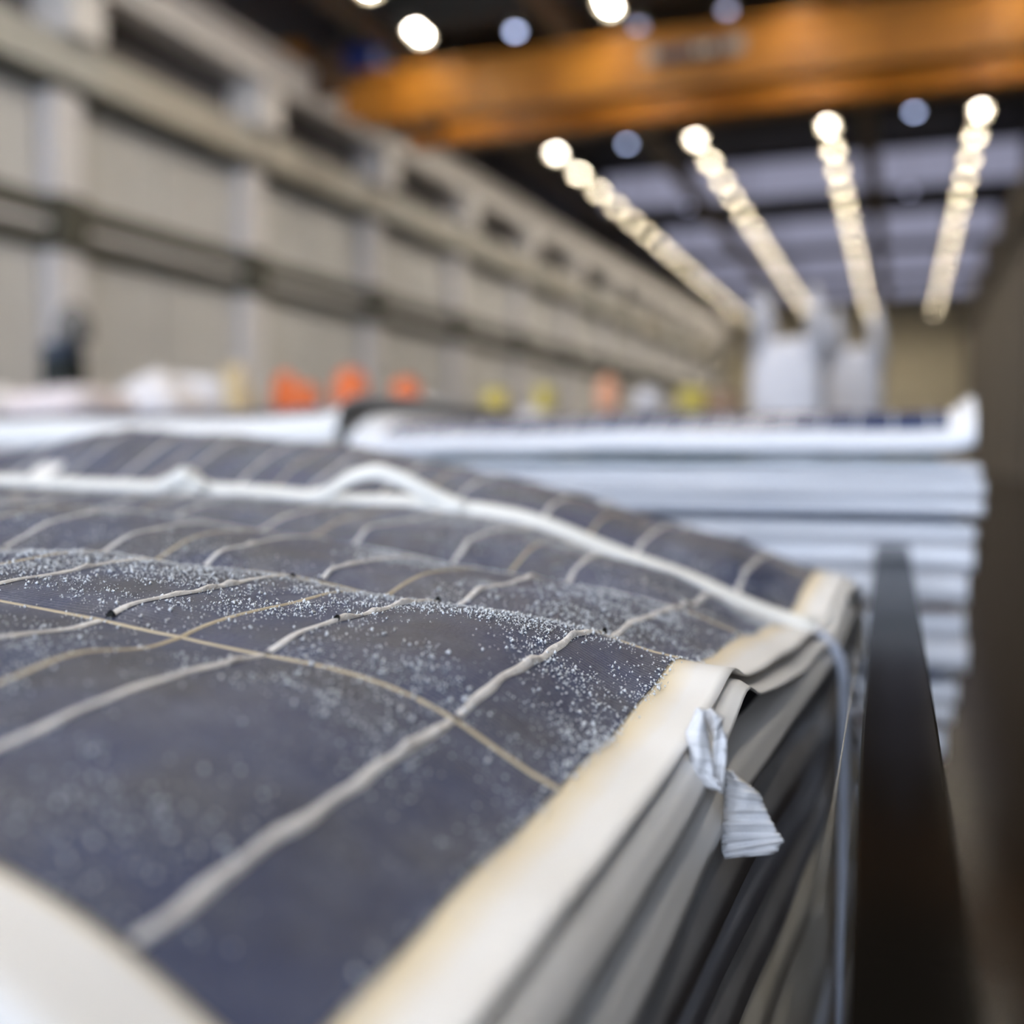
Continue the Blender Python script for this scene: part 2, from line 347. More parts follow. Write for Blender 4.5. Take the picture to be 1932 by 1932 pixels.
# (u, [(v, z) ...]) in millimetres
TR = [(0, [(4, -122), (51, -118), (116, -113), (156, -110), (217, -106), (280, -98), (318, -94), (345, -101), (389, -105), (505, -112), (590, -118), (640, -125), (700, -116), (781, -105)]),
      (-27, [(35, -121), (92, -117), (149, -114), (225, -107), (285, -99), (312, -95), (335, -102), (368, -107), (471, -115), (590, -121), (640, -127), (700, -119), (781, -108)]),
      (39, [(4, -103), (48, -98), (101, -94), (146, -91), (184, -86), (212, -84), (249, -83), (281, -81), (318, -85), (335, -90), (370, -88), (416, -90), (489, -92), (509, -97), (540, -94), (566, -97), (640, -108), (660, -103), (689, -93), (783, -89)]),
      (117, [(10, -82), (37, -79), (65, -75), (99, -73), (134, -73), (149, -74), (176, -70), (231, -69), (270, -69), (297, -72), (317, -78), (342, -73), (386, -73), (438, -75), (488, -83), (500, -77), (526, -71), (570, -73), (635, -82), (650, -74), (682, -67), (760, -63)]),
      (158, [(73, -71), (104, -67), (139, -71), (157, -70), (176, -67), (200, -66), (236, -66), (277, -66), (314, -74), (340, -68), (358, -66), (411, -68), (433, -70), (482, -77), (508, -67), (537, -62), (569, -66), (635, -68), (675, -52), (734, -52)]),
      (197, [(110, -65), (143, -67), (166, -63), (189, -61), (233, -61), (280, -61), (311, -68), (320, -64), (344, -61), (374, -61), (431, -65), (477, -71), (494, -62), (525, -56), (560, -55), (630, -57), (656, -44), (700, -37)]),
      (275, [(176, -57), (210, -56), (246, -54), (277, -56), (316, -63), (325, -57), (351, -54), (398, -52), (445, -57), (477, -63), (490, -54), (516, -51), (570, -50), (631, -46), (654, -32), (710, -20)]),
      (316, [(160, -56), (212, -53), (259, -51), (290, -55), (322, -60), (352, -50), (384, -48), (408, -49), (475, -60), (491, -56), (527, -48), (630, -42), (661, -31), (686, -22), (740, -12)]),
      (355, [(320, -58), (338, -50), (361, -47), (477, -54), (500, -47), (532, -43)]),
      (433, [(329, -53), (345, -46), (374, -41), (415, -39), (462, -45), (640, -40), (660, -28), (692, -15)]),
      (474, [(0, -62), (157, -54), (235, -49), (314, -50), (640, -38), (653, -31), (681, -14), (712, -2), (780, 9), (815, 9)]),
      (632, [(0, -60), (157, -52), (314, -48), (400, -40), (480, -44), (640, -38), (671, -22), (710, -2), (742, 15), (790, 22), (820, 22)]),
      (790, [(0, -60), (200, -50), (400, -42), (560, -42), (640, -37), (682, -20), (714, 0), (762, 26), (800, 31), (825, 30)]),
      (1100, [(0, -62), (250, -54), (450, -50), (640, -46), (760, -20)]),
      (1575, [(0, -90), (250, -80), (450, -80), (640, -90), (780, -70)])]
AMP = np.array([.004, .007, .012, .016, .014, .010])
TR += [(u_, [(845, z_ - 6), (910, z_ - 45), (975, z_ - 90)]) for u_, z_ in ((-27, -104), (0, -101), (39, -88), (117, -66), (197, -44), (316, -18), (474, 6), (632, 19), (790, 27), (1100, -14), (1575, -75))]
def pillow(u, v, k=1.0):
    r = v / RP; i = np.clip(np.floor(r).astype(int), 0, 5)
    fade = np.clip((u - .005) / .07, 0, 1); fade = fade * fade * (3 - 2 * fade)
    return k * AMP[i] * np.abs(np.sin(np.pi * r)) ** .85 * fade
def tps(d): return np.where(d > 1e-9, d * d * np.log(np.maximum(d, 1e-9)), 0)
def fit(lam, drop=lambda u, v: False, k=1.0):
    pts = np.array([(u / 1e3, v / 1e3, z / 1e3) for u, l in TR for v, z in l if not drop(u, v)])
    A, zz = pts[:, :2], pts[:, 2] - pillow(pts[:, 0], pts[:, 1], k); S = np.array([1.0, 1.0]); n = len(A)
    K = tps(np.linalg.norm((A[:, None] - A[None]) * S, axis=2)) + lam * np.eye(n); Q = np.hstack([np.ones((n, 1)), A])
    B = np.zeros((n + 3, n + 3)); B[:n, :n] = K; B[:n, n:] = Q; B[n:, :n] = Q.T
    wt = np.linalg.solve(B, np.concatenate([zz, np.zeros(3)]))
    def ev(u, v):
        u = np.asarray(u, float); v = np.asarray(v, float); sh = u.shape; q = np.stack([u.ravel(), v.ravel()], 1)
        out = tps(np.linalg.norm(q[:, None] - A[None], axis=2)) @ wt[:n] + np.hstack([np.ones((len(q), 1)), q]) @ wt[n:]
        return out.reshape(sh) + pillow(u, v, k)
    return ev
ztop = fit(6e-6)
zsoft = fit(2e-2, drop=lambda u, v: (u <= 0 and 200 < v < 350), k=0.)
def P3(u, v, z):
    u = np.asarray(u, float); v = np.asarray(v, float); z = np.asarray(z, float)
    return np.stack([OO[0] + SU * (u * UU[0] + v * VV[0]), OO[1] + SU * (u * UU[1] + v * VV[1]), z + H], -1)
VF = .157 * ROWS                              # far border of the cells
top = thing('solar_laminate', 'large dusty blue solar sheet with yellowed white border on top of the nearest stack', 'solar sheet', (-.5, .55, H - .10), 'sheets of the nearest stack')
def sheet_mesh(us, vs, zf, name, material, parent, thick):
    ug, vg = np.meshgrid(us, vs, indexing='ij'); P = P3(ug, vg, zf(ug, vg))
    return MB().grid(P).build(name, material, parent, True, thick, np.stack([ug.ravel(), vg.ravel()], 1))
us = np.concatenate([[-.027, -.022, -.016, -.010, -.004], np.linspace(0, CP * 4, 61), np.linspace(CP * 4, CP * 10, 50)[1:], [1.59, 1.602]])
vs = np.concatenate([[-.030, -.02, -.01], np.linspace(0, VF, ROWS * 22 + 1), [VF + .01, VF + .028]])
sheet_mesh(us, vs, lambda u, v: ztop(u, v) - .0003, 'backsheet', M['sheet'], top, -.0009)
for r in range(ROWS):
    for c in range(COLS):
        n = 15 if c < 4 else 9
        uu = np.linspace(c * CP + .0008, (c + 1) * CP - .0012, n); v_ = np.linspace(r * RP + .0012, (r + 1) * RP - .0012, 17)
        ug, vg = np.meshgrid(uu, v_, indexing='ij')
        MB().grid(P3(ug, vg, ztop(ug, vg) + .0004)).build('solar_cell', M['cell'], top, True, 0, np.stack([ug.ravel(), vg.ravel()], 1))
for r in range(1, ROWS):
    uu = np.linspace(0, COLS * CP, 150)
    MB().grid(np.stack([P3(uu, np.full_like(uu, r * RP + o_), ztop(uu, np.full_like(uu, r * RP)) + h_) for o_, h_ in ((-.0014, .0003), (-.0007, .0010), (.0007, .0010), (.0014, .0003))], 1)).build('seam', M['seam'], top, True)
for c in range(1, COLS):
    v_ = np.linspace(0, VF, 134)
    MB().grid(np.stack([P3(np.full_like(v_, c * CP + o_), v_, ztop(np.full_like(v_, c * CP), v_) + h_) for o_, h_ in ((-.0013, .0003), (-.0006, .0010), (.0006, .0010), (.0013, .0003))], 0)).build('seam', M['seam'], top, True)
rg = random.Random(5)
def ribbon(u0, v0, v1, parent, zf, width=.0032, lift=.0007, n=44):
    v_ = np.linspace(v0, v1, n); ph = rg.random() * 6
    uc = u0 + .0003 * np.sin(v_ * 90 + ph) + .0003 * np.sin(v_ * 240 + ph * 2)
    b = np.zeros(n)
    for _ in range(rg.choice([1, 2, 2, 3])):
        c = v0 + (v1 - v0) * rg.random(); b += rg.uniform(.0006, .0018) * np.exp(-((v_ - c) / rg.uniform(.003, .007)) ** 2)
    wd = width * (1 + .18 * np.sin(v_ * 170 + ph)); rows = []
    for t, hh in ((-1, 0), (-.7, 1), (0, 1.15), (.7, 1), (1, 0)):
        uu = uc + t * wd / 2; rows.append(P3(uu, v_, zf(uu, v_) + .0006 + (lift + b) * hh))
    return MB().grid(np.stack(rows, 0)).build('ribbon', M['ribbon'], parent, True)
for r in range(ROWS):
    for c in range(COLS):
        for q in (.25, .75): ribbon((c + q) * CP, r * RP + .002, (r + 1) * RP - .002, top, ztop, n=44 if c < 4 else 24)
for u0, v0 in ((.039, .322), (.118, .298), (.197, .288), (.118, .206), (.039, .632), (.196, .160)):     # broken black ribbon ends
    z = float(ztop(np.array([u0]), np.array([v0]))[0])
    p = P3(u0, v0, z + .0016)
    q_ = lambda a, b, c: tuple(p + .55 * np.array([a, b, c]))
    m = MB().add([q_(*x_) for x_ in ((-.0026, -.003, -.001), (.003, -.002, -.0015), (.0022, .003, -.001), (-.0018, .002, -.001), (.0002, -.0005, .0036), (.0022, .001, .0026))],
# p[1] - .003, p[2] - .001), (p[0] + .003, p[1] - .002, p[2] - .0015), (p[0] + .0022, p[1] + .003, p[2] - .001), (p[0] - .0018, p[1] + .002, p[2] - .001), (p[0] + .0002, p[1] - .0005, p[2] + .0036), (p[0] + .0022, p[1] + .001, p[2] + .0026)],
                 [(0, 1, 5, 4), (1, 2, 5), (2, 3, 4, 5), (3, 0, 4), (3, 2, 1, 0)])
    m.build('ribbon_tip', M['tip'], top)

# crushed glass lying on the sheet
ng = np.random.default_rng(11)
def fbm(u, v, sc, seed):
    g = np.random.default_rng(seed); s = 0; a = 1
    for _ in range(4):
        T = g.random((64, 64)); x = (u * sc) % 64; y = (v * sc) % 64; i = np.floor(x).astype(int); j = np.floor(y).astype(int); fx = x - i; fy = y - j
        fx = fx * fx * (3 - 2 * fx); fy = fy * fy * (3 - 2 * fy); i %= 64; j %= 64; i2 = (i + 1) % 64; j2 = (j + 1) % 64
        s = s + a * ((T[i, j] * (1 - fx) + T[i2, j] * fx) * (1 - fy) + (T[i, j2] * (1 - fx) + T[i2, j2] * fx) * fy); a *= .5; sc *= 2.1
    return s / 1.875
n = 420000
u = ng.random(n) ** 1.25 * .95 - .002; v = ng.random(n) * .72
dens = np.clip((fbm(u, v, 14, 3) - .37) * 4.2, .03, 1) * np.clip((fbm(u, v, 55, 4) - .26) * 3, .15, 1)
row = v / RP
dens *= np.where(row < 1, .40, np.where(row < 2, .95, np.where(row < 3, .75, .35)))
dens *= np.where(row < 1, .35 + .65 * np.abs(np.sin(np.pi * np.clip(row, 0, 1))), .35 + .65 * np.clip(np.abs(np.sin(np.pi * row)) * 1.3, 0, 1))
dens *= np.where((u < .034) & (row < 1.2), .35, 1)
keep = ng.random(n) < dens * .85; u, v = u[keep], v[keep]
edge = ng.random(900); ue = ng.normal(.0, .0022, 900) ; ve = edge * .62          # a row of crumbs along the border
u = np.concatenate([u, np.maximum(ue, -.004)]); v = np.concatenate([v, ve]); n = len(u)
size = np.clip(ng.lognormal(math.log(.00036), .5, n), .00014, .0011); C0 = P3(u, v, ztop(u, v) + .0006 + size * .5)
for uc, ud in ((.25 * CP, 0), (.75 * CP, 0)): pass
base = np.array([(1, 0, 0), (-.5, .87, 0), (-.5, -.87, 0), (0, 0, 1), (0, 0, -1)])
fc = np.array([(0, 1, 3), (1, 2, 3), (2, 0, 3), (1, 0, 4), (2, 1, 4), (0, 2, 4)])
an = ng.random(n) * 6.283; ca, sa = np.cos(an), np.sin(an)
B = base[None] * ng.uniform(.55, 1.35, (n, 5, 1)) * size[:, None, None]
B[:, :, 2] *= ng.uniform(.5, 1.2, (n, 1))
R_ = np.stack([B[:, :, 0] * ca[:, None] - B[:, :, 1] * sa[:, None], B[:, :, 0] * sa[:, None] + B[:, :, 1] * ca[:, None], B[:, :, 2] + .35 * B[:, :, 0] * ng.uniform(-1, 1, (n, 1))], 2) + C0[:, None]
me = bpy.data.meshes.new('glass_grit'); nv = n * 5; nf = n * 6
me.vertices.add(nv); me.vertices.foreach_set('co', R_.reshape(-1).astype(np.float32))
li = (fc[None] + (np.arange(n) * 5)[:, None, None]).reshape(-1)
me.loops.add(nf * 3); me.loops.foreach_set('vertex_index', li.astype(np.int32))
me.polygons.add(nf); me.polygons.foreach_set('loop_start', (np.arange(nf) * 3).astype(np.int32)); me.polygons.foreach_set('loop_total', np.full(nf, 3, np.int32))
me.update(calc_edges=True); me.materials.append(M['grit'])
go = bpy.data.objects.new('glass_grit', me); COL.objects.link(go)
tag(go, 'fine crushed white glass grit scattered over the nearest blue solar sheet', 'grit', None, 'stuff')

# ------------------------------------------------------------------ sheets under the top one (lips hang down along the right side)
#   depth of lip top, lip bottom below the top border, outward shift, material, forward shift
LIPS = [(.0045, .0145, .003, 'sheet'), (.034, .046, .008, 'sheet'), (.056, .078, .004, 'film'), (.081, .108, .000, 'film_blue'), (.111, .139, .003, 'film'),
        (.143, .176, .006, 'beige'), (.182, .252, .004, 'beige'), (.256, .300, .010, 'white_far'), (.305, .352, .002, 'beige'), (.356, .410, .012, 'white_far'),
        (.414, .462, .004, 'beige'), (.466, .520, .010, 'white_far'), (.524, .566, .002, 'beige')]
us_in = np.concatenate([np.linspace(0, .5, 14), np.linspace(.5, 1.58, 10)[1:]])
desc = {'sheet': 'white-bordered solar sheet', 'film': 'grey plastic film sheet', 'film_blue': 'blue-grey plastic film sheet', 'beige': 'beige-edged solar sheet', 'white_far': 'bluish white-edged solar sheet'}
zfn = []
for k, (dt, db, dx, mt) in enumerate(LIPS):
    lab = '%s in the nearest stack, %s from the top' % (desc[mt], ORD[k + 1])
    t = thing('film_sheet' if 'film' in mt else 'solar_laminate', lab, 'plastic film' if 'film' in mt else 'solar sheet', (-.5, .55, H - .1 - dt), 'sheets of the nearest stack')
    ph = k * 1.7; v0 = -.13 if k == 0 else -.035 - .01 * (k % 3)
    vv_ = np.linspace(v0, VF + .03, 110)
    if k == 0:
        zf = lambda u, v, dt=dt: ztop(np.maximum(u, -.03), np.maximum(v, -.03)) - dt * (1 + .5 * np.sin(v * 14 + .6)) - np.clip((.34 - abs(v - .36)) * .02, 0, .003) - np.clip(-.035 - v, 0, 1) * .05
    elif k == 1:
        zf = lambda u, v, dt=dt: zsoft(np.maximum(u, -.03), v) - dt * (1 - .55 * np.clip((v - .2) / .38, 0, 1)) - .003 * np.exp(-((v - .42) / .12) ** 2)
    else:
        zf = lambda u, v, dt=dt, ph=ph: zsoft(np.maximum(u, -.03), v) * (.75 if dt < .2 else .5) - .115 * (.25 if dt < .2 else .5) - dt + .0018 * np.sin(v * 11 + ph)
    prev_ = zfn[-1] if zfn else (lambda u, v: ztop(np.maximum(u, -.03), np.maximum(v, -.03)) - .0012)
    zf = (lambda u, v, a_=zf, b_=prev_: np.minimum(a_(u, v), b_(u, v) - .0016)); zfn.append(zf)      # no sheet pokes through the one above
    wob = dx * .5 + .0008 * np.sin(vv_ * 9 + ph) + .0005 * np.sin(vv_ * 31 + ph * 2)
    drop_ = (db - dt) * (1 + .05 * np.sin(vv_ * 13 + ph * 1.3))
    if k == 0: drop_ = drop_ * (1 - .72 * np.clip((vv_ - .21) / .08, 0, 1))
    if k == 1: drop_ = drop_ * (1 - .35 * np.clip((vv_ - .3) / .3, 0, 1))
    prof = [(-.0325, 1.0), (-.0312, .75), (-.0292, .40), (-.0275, .13), (-.0235, 0)] if k < 2 else [(-.0335, 1.0), (-.0318, .55), (-.0298, .18), (-.0280, .04), (-.0230, 0)]
    ug = []; zg = []
    for po, pd in prof: ug.append(po - wob); zg.append(zf(np.full_like(vv_, po), vv_) - pd * drop_)
    for q in us_in: ug.append(np.full_like(vv_, q)); zg.append(zf(np.full_like(vv_, q), vv_))
    ug, zg = np.array(ug), np.array(zg); vg = np.broadcast_to(vv_, ug.shape)
    MB().grid(P3(ug, vg, zg)).build('backsheet' if 'film' not in mt else 'film', M[mt] if mt != 'sheet' else M['sheet'], t, True, -.0009,
                                   np.stack([np.minimum(ug, -.02).ravel() if mt == 'sheet' else ug.ravel(), vg.ravel()], 1))
    if k == 0:      # cells of the second sheet peep out in front of the top one
        for c in range(4):
            uu = np.linspace(c * CP + .06, (c + 1) * CP + .058, 8); v_ = np.linspace(-.128, -.006, 8); a, b_ = np.meshgrid(uu, v_, indexing='ij')
            MB().grid(P3(a, b_, zf(a, b_) + .0011)).build('solar_cell', M['cell'], t, True, 0, np.stack([a.ravel(), b_.ravel()], 1))
    if k == 1:      # clean cells of the third sheet in the opening below the lifted border
        for r in range(4):
            uu = np.linspace(-.017, .15, 8); v_ = np.linspace(r * RP + .002, (r + 1) * RP - .001, 12); a, b_ = np.meshgrid(uu, v_, indexing='ij')
            MB().grid(P3(a, b_, zf(a, b_) + .0011)).build('solar_cell', M['cell_clean'], t, True, 0, np.stack([a.ravel(), b_.ravel()], 1))

def pallet(x0, x1, y0, y1, label, zb=0.):
    t = thing('pallet', label, 'pallet', ((x0 + x1) / 2, (y0 + y1) / 2, zb), 'wooden pallets')
    n = 7; wd = (y1 - y0) / n
    for k in range(n): MB().bev(x0, x1, y0 + k * wd + .012, y0 + (k + 1) * wd - .012, .118 + zb, .140 + zb, .003).build('deck_board', M['wood'], t)
    for x in (x0, (x0 + x1) / 2 - .05, x1 - .1):
        MB().bev(x, x + .1, y0, y1, .096 + zb, .118 + zb, .003).build('stringer_board', M['wood'], t)
        for y in (y0, (y0 + y1) / 2 - .07, y1 - .14): MB().bev(x, x + .1, y, y + .14, .018 + zb, .096 + zb, .004).build('block', M['wood'], t)
        MB().bev(x, x + .1, y0, y1, zb, .018 + zb, .003).build('bottom_board', M['wood'], t)
    return t
pallet(-1.72, -.055, .16, 1.0, 'wooden pallet under the nearest stack')

# ------------------------------------------------------------------ strap round the nearest stack
st = thing('strap', 'off-white strap tied across the nearest stack of solar sheets', 'strap', (-.5, .80, H - .05))
SP = [(1630, -110), (1500, -60), (1250, -38), (1000, -30), (805, -28), (696, -31), (595, -33), (483, -35), (402, -40), (358, -45), (280, -50), (221, -58), (161, -71), (95, -92), (32, -114), (0, -124), (-22, -131)]
def band(name, pts, w_, tilt, material, parent, th=.0022):
    """pts: world points; a flat band of width w_ tilted towards the camera"""
    pts = [Vector(p) for p in pts]; L1 = []; L2 = []
    for i, p in enumerate(pts):
        t = (pts[min(i + 1, len(pts) - 1)] - pts[max(i - 1, 0)]).normalized()
        s = t.cross(Vector((0, 0, 1))); s = s.normalized() if s.length > .2 else Vector((0, 1, 0))
        up = s.cross(t).normalized(); tl = tilt[i] if isinstance(tilt, (list, tuple)) else tilt
        dr = s * math.cos(tl) + up * math.sin(tl); ww = w_[i] if isinstance(w_, (list, tuple)) else w_
        L1.append(p - dr * ww / 2); L2.append(p + dr * ww / 2)
    mid = [(a + b) / 2 + (b - a).cross(Vector((1, 0, .0))).normalized() * .0012 for a, b in zip(L1, L2)]
    return MB().grid(np.array([[tuple(q) for q in row_] for row_ in (L1, mid, L2)])).build(name, material, parent, True, th)
def smooth_pts(pts, n):
    pts = np.array(pts, float); t = np.concatenate([[0], np.cumsum(np.linalg.norm(np.diff(pts, axis=0), axis=1))]); s = np.linspace(0, t[-1], n)
    out = np.stack([np.interp(s, t, pts[:, i]) for i in range(pts.shape[1])], 1)
    for _ in range(3): out[1:-1] = (out[:-2] + 2 * out[1:-1] + out[2:]) / 4
    return out
_su = np.linspace(1.6, -.024, 140); _sz = np.interp(-_su, [-a / 1e3 for a, b in SP], [b / 1e3 for a, b in SP])
_sz = np.maximum(_sz, np.array([ztop(_su, np.full_like(_su, q)) for q in (.629, .633)]).max(0) - .001) + .0042
sp_ = smooth_pts(P3(_su, np.full_like(_su, .632), _sz), 130)
band('band', sp_, .0125, -1.0, M['strap'], st)
sd = [P3(-.022, .633, -.127), P3(-.040, .638, -.138), P3(-.043, .640, -.16), P3(-.044, .641, -.25), P3(-.045, .640, -.36), P3(-.047, .638, -.48), P3(-.048, .638, -.62), P3(-.048, .638, -.66)]
sd = smooth_pts(sd, 60)
MB().tube(sd, .0042, 6).build('side_band', M['strap_shade'], st, True)
kn = P3(.556, .636, -.028)
kb = MB()
for dx_, dz_, r_ in ((-.018, 0, .012), (0, .006, .014), (.016, -.001, .011), (.004, -.010, .010)):
    kb.lathe((kn[0] + dx_, kn[1] - .004, kn[2] + dz_), [(r_ * .3, -r_ * .8), (r_, -r_ * .25), (r_, r_ * .35), (r_ * .35, r_ * .8)], 10)
kb.build('knot', M['strap'], st, True)
lp = smooth_pts([P3(.425, .632, -.037), P3(.40, .630, -.033), P3(.372, .626, -.018), P3(.345, .624, -.012), P3(.318, .626, -.020), P3(.29, .630, -.034), P3(.268, .634, -.043)], 40)
band('loop', lp, .014, -1.15, M['strap'], st)
MB().bev(*(lambda p: (p[0] - .012, p[0] + .010, p[1] - .008, p[1] + .004, p[2] - .006, p[2] + .007))(P3(.272, .634, -.043)), .003).build('knot', M['strap'], st)

# ------------------------------------------------------------------ woven tape tail at the right border
tt = thing('woven_tape', 'crumpled white woven tape end hanging from the right border of the nearest stack', 'tape', tuple(atY(1345, 1500, .40)))
def patch(rows, name, ribs, amp, Yc, bow, parent):
    """rows: (left px, right px) per step downwards, at depth Yc; ribs across"""
    n = len(rows) ; out = []
    tt_ = np.linspace(0, n - 1, ribs)
    for s in tt_:
        i = min(int(s), n - 2); f_ = s - i
        a = np.array(rows[i][0]) * (1 - f_) + np.array(rows[i + 1][0]) * f_; b = np.array(rows[i][1]) * (1 - f_) + np.array(rows[i + 1][1]) * f_
        line = []
        rib = amp * (math.sin(s * 9.0) + .6 * math.sin(s * 21 + 1))
        for q in np.linspace(0, 1, 7):
            px_ = a * (1 - q) + b * q
            line.append(atY(px_[0], px_[1], Yc + rib + bow * (2 * q - 1) ** 2 + .0015 * math.sin(q * 7 + s)))
        out.append(line)
    return MB().grid(np.array(out)).build(name, M['tape'], parent, True, .0014)
patch([((1318, 1338), (1330, 1342)), ((1292, 1382), (1338, 1386)), ((1300, 1430), (1342, 1436)), ((1302, 1458), (1344, 1466)), ((1330, 1476), (1362, 1492))], 'left_fold', 46, .0004, .388, .0012, tt)
patch([((1328, 1340), (1346, 1338)), ((1338, 1378), (1366, 1352)), ((1342, 1388), (1362, 1384)), ((1343, 1396), (1366, 1390)), ((1342, 1440), (1368, 1440)), ((1336, 1480), (1366, 1500))], 'right_fold', 46, .0004, .394, .0010, tt)
patch([((1364, 1452), (1392, 1464)), ((1366, 1482), (1434, 1496)), ((1364, 1530), (1446, 1530)), ((1360, 1572), (1466, 1572)), ((1362, 1606), (1478, 1584)), ((1368, 1620), (1462, 1612))], 'tail', 60, .0008, .414, .0025, tt)

# ------------------------------------------------------------------ black gloss rail in the right foreground
ZR = -.120
rl = thing('gloss_rail', 'long black-brown glossy rail beside the nearest stack', 'rail', (0, .6, 0))
A_, B_, C_, D_ = (-.0045, -.10), (.0205, -.10), (.0125, 1.515), (-.0305, 1.505)
def prism(poly, z0, z1): 
    n_ = len(poly); return MB().add([(x, y, z0 + H) for x, y in poly] + [(x, y, z1 + H) for x, y in poly], [tuple(range(n_ - 1, -1, -1)), tuple(range(n_, 2 * n_))] + [(i, (i + 1) % n_, n_ + (i + 1) % n_, n_ + i) for i in range(n_)])
body = prism([A_, B_, C_, D_], ZR - .05, ZR).build('top_bar', M['rail'], rl)
bv = body.modifiers.new('edge', 'BEVEL'); bv.width = .0012; bv.segments = 2
prism([(-.0200, .30), (-.0197, .30), (-.0310, 1.50), (-.0318, 1.50)], ZR - .008, ZR - .006).build('edge_strip', M['edge'], rl)
for y in (-.05, .72, 1.45):
    f_ = (y + .1) / 1.6; xa, xb = -.0045 - .026 * f_ + .004, .0205 - .008 * f_ - .004
    MB().box(xa, xb, y - .02, y + .02, .012, H + ZR - .05).build('post', M['rail'], rl)
    MB().box(xa - .03, xb + .03, y - .05, y + .05, 0, .012).build('foot_plate', M['rail'], rl)

# ------------------------------------------------------------------ far stacks
def far_sheet(k, name, label, x0, x1, yf, zt, zb, rise, depth, mt, cells=None, left_curl=0., right_curl=0., group=None, seed=0, slope=0., lead=.0):
    t = thing(name, label, 'solar sheet', ((x0 + x1) / 2, yf + depth / 2, zb + H), group)
    g = random.Random(seed); p1, p2 = g.random() * 6, g.random() * 6
    xs = np.concatenate([[x0, x0 + .006, x0 + .014, x0 + .028], np.linspace(x0 + .05, x1 - .05, 30), [x1 - .028, x1 - .014, x1 - .006, x1]])
    wv = 1. if seed in (0, 40) else .3
    wav = wv * (.0022 * np.sin(xs * 9 + p1) + .0012 * np.sin(xs * 23 + p2)) + slope * (xs - x0)
    hh = zt - zb
    prof = [(-.010, zb), (-.016, zb + .3 * hh), (-.016, zb + .65 * hh), (-.010, zb + .9 * hh), (-.003, zt - .003), (.004, zt)]
    for d in (.012, .025, .04, .06, .09, .13, .25, .5, depth): prof.append((d + .004, zt + rise * (1 - math.exp(-d / .045))))
    out = []; D = np.array([p[0] for p in prof])
    for i, x in enumerate(xs):
        el, er = max(0, 1 - (x - x0) / .028), max(0, 1 - (x1 - x) / .028)
        rowp = []
        for j, (d, z) in enumerate(prof):
            up = (left_curl * el ** 1.5 + right_curl * er ** 1.5)
            if j < 4: up *= .35
            rowp.append((x, yf + d + .005 * math.sin(x * 7 + p2), z + wav[i] * (1 if j > 1 else .4) + up + H))
        out.append(rowp)
    MB().grid(np.array(out)).build('backsheet', M[mt], t, True, .0016)
    if cells:
        nc, rows_, pitch, xa = cells
        def zc(x, d): return zt + rise * (1 - math.exp(-max(d - .004, 0) / .045)) + np.interp(x, xs, wav)
        for c in range(nc):
            for r in range(rows_):
                xx = np.linspace(xa + c * pitch + .001, xa + (c + 1) * pitch - .001, 5); dd = np.concatenate([[.010, .022, .04, .065, .10, .155], ]) if r == 0 else np.array([.158 * r, .158 * r + .155]) + .002
                MB().grid(np.array([[(x, yf + d + .005 * math.sin(x * 7 + p2), zc(x, d) + .0022 + H) for d in dd] for x in xx])).build('solar_cell', M['cell_far'], t, True)
            for q in (1 / 6, .5, 5 / 6):
                xr_ = xa + (c + q) * pitch; dd = [.010, .022, .04, .065, .10, .155, .158 * rows_ - .004]
                MB().grid(np.array([[(xr_ + s * .0018, yf + d + .005 * math.sin(xr_ * 7 + p2), zc(xr_, d) + .0036 + H) for d in dd] for s in (-1, 1)])).build('ribbon', M['ribbon_far'], t)
    return t
Y2 = 1.60
FAR = [(.030, .003, .096), (-.012, -.030, .104), (-.032, -.056, .109), (-.058, -.083, .108), (-.096, -.120, .099), (-.122, -.160, .098), (-.162, -.208, .090), (-.219, -.258, .088), (-.260, -.302, .092),
       (-.318, -.348, .080), (-.350, -.374, .074), (-.386, -.432, .066), (-.480, -.520, .050), (-.522, -.580, .052), (-.582, -.640, .048), (-.642, -.697, .05)]
for k, (zt, zb, xr) in enumerate(FAR):
    zt2, zb2 = zt, max(zb, -.6985)
    far_sheet(k, 'solar_laminate', '%s white-bordered solar sheet of the stack behind, right of the gap%s' % (ORD[k], ', with blue cells showing' if k == 0 else ''),
              -.872 + .012 * (k % 3), xr, Y2 + .004 * (k % 2) + (.02 if 11 <= k else 0), zt2, zb2,   .036 if k == 0 else .003, .95, 'white_far',
              cells=(6, 6, .1475, -.823) if k == 0 else None, left_curl=.012 if k == 0 else 0, right_curl=.022 if k == 0 else (-.004 if k < 6 else 0),
              group='sheets of the right-hand stack behind', seed=k, slope=.004 if k == 0 else 0)
for z, kx in ((-.007, 0), (-.089, 1), (-.311, 2), (-.455, 3)):   # darker sheets set back between the white ones
    t = thing('solar_laminate', ['thin teal-blue solar sheet edge just under the topmost sheet behind', 'dark blue solar sheet edge between white sheets of the stack behind', 'navy solar sheet edge low in the stack behind', 'greyish crumpled solar sheet low in the stack behind'][kx], 'solar sheet', (-.4, Y2 + .5, z + H - .004), 'dark sheets of the right-hand stack behind')
    MB().bev(-.85, (.05, .07, .06, .03)[kx], Y2 - .011, Y2 + .9, (-.0072, -.0900, -.3120, -.474)[kx] + H, (-.0030, -.0868, -.3052, -.437)[kx] + H, .001).build('cell_layer', M[('teal_edge', 'blue_edge', 'cell_far', 'film_blue')[kx]], t)
for z, kx in ((-.2130, 0), (-.3795, 1)):
    t = thing('cardboard_sheet', ['thin brown cardboard layer in the middle of the stack behind', 'thin brown cardboard layer low in the stack behind'][kx], 'cardboard', (-.4, Y2 + .5, z + H), 'cardboard layers')
    MB().bev(-.84, .075 - .02 * kx, Y2 - .012, Y2 + .9, z - .0015 + H, z + .0015 + H, .0006).build('board', M['brown'], t)
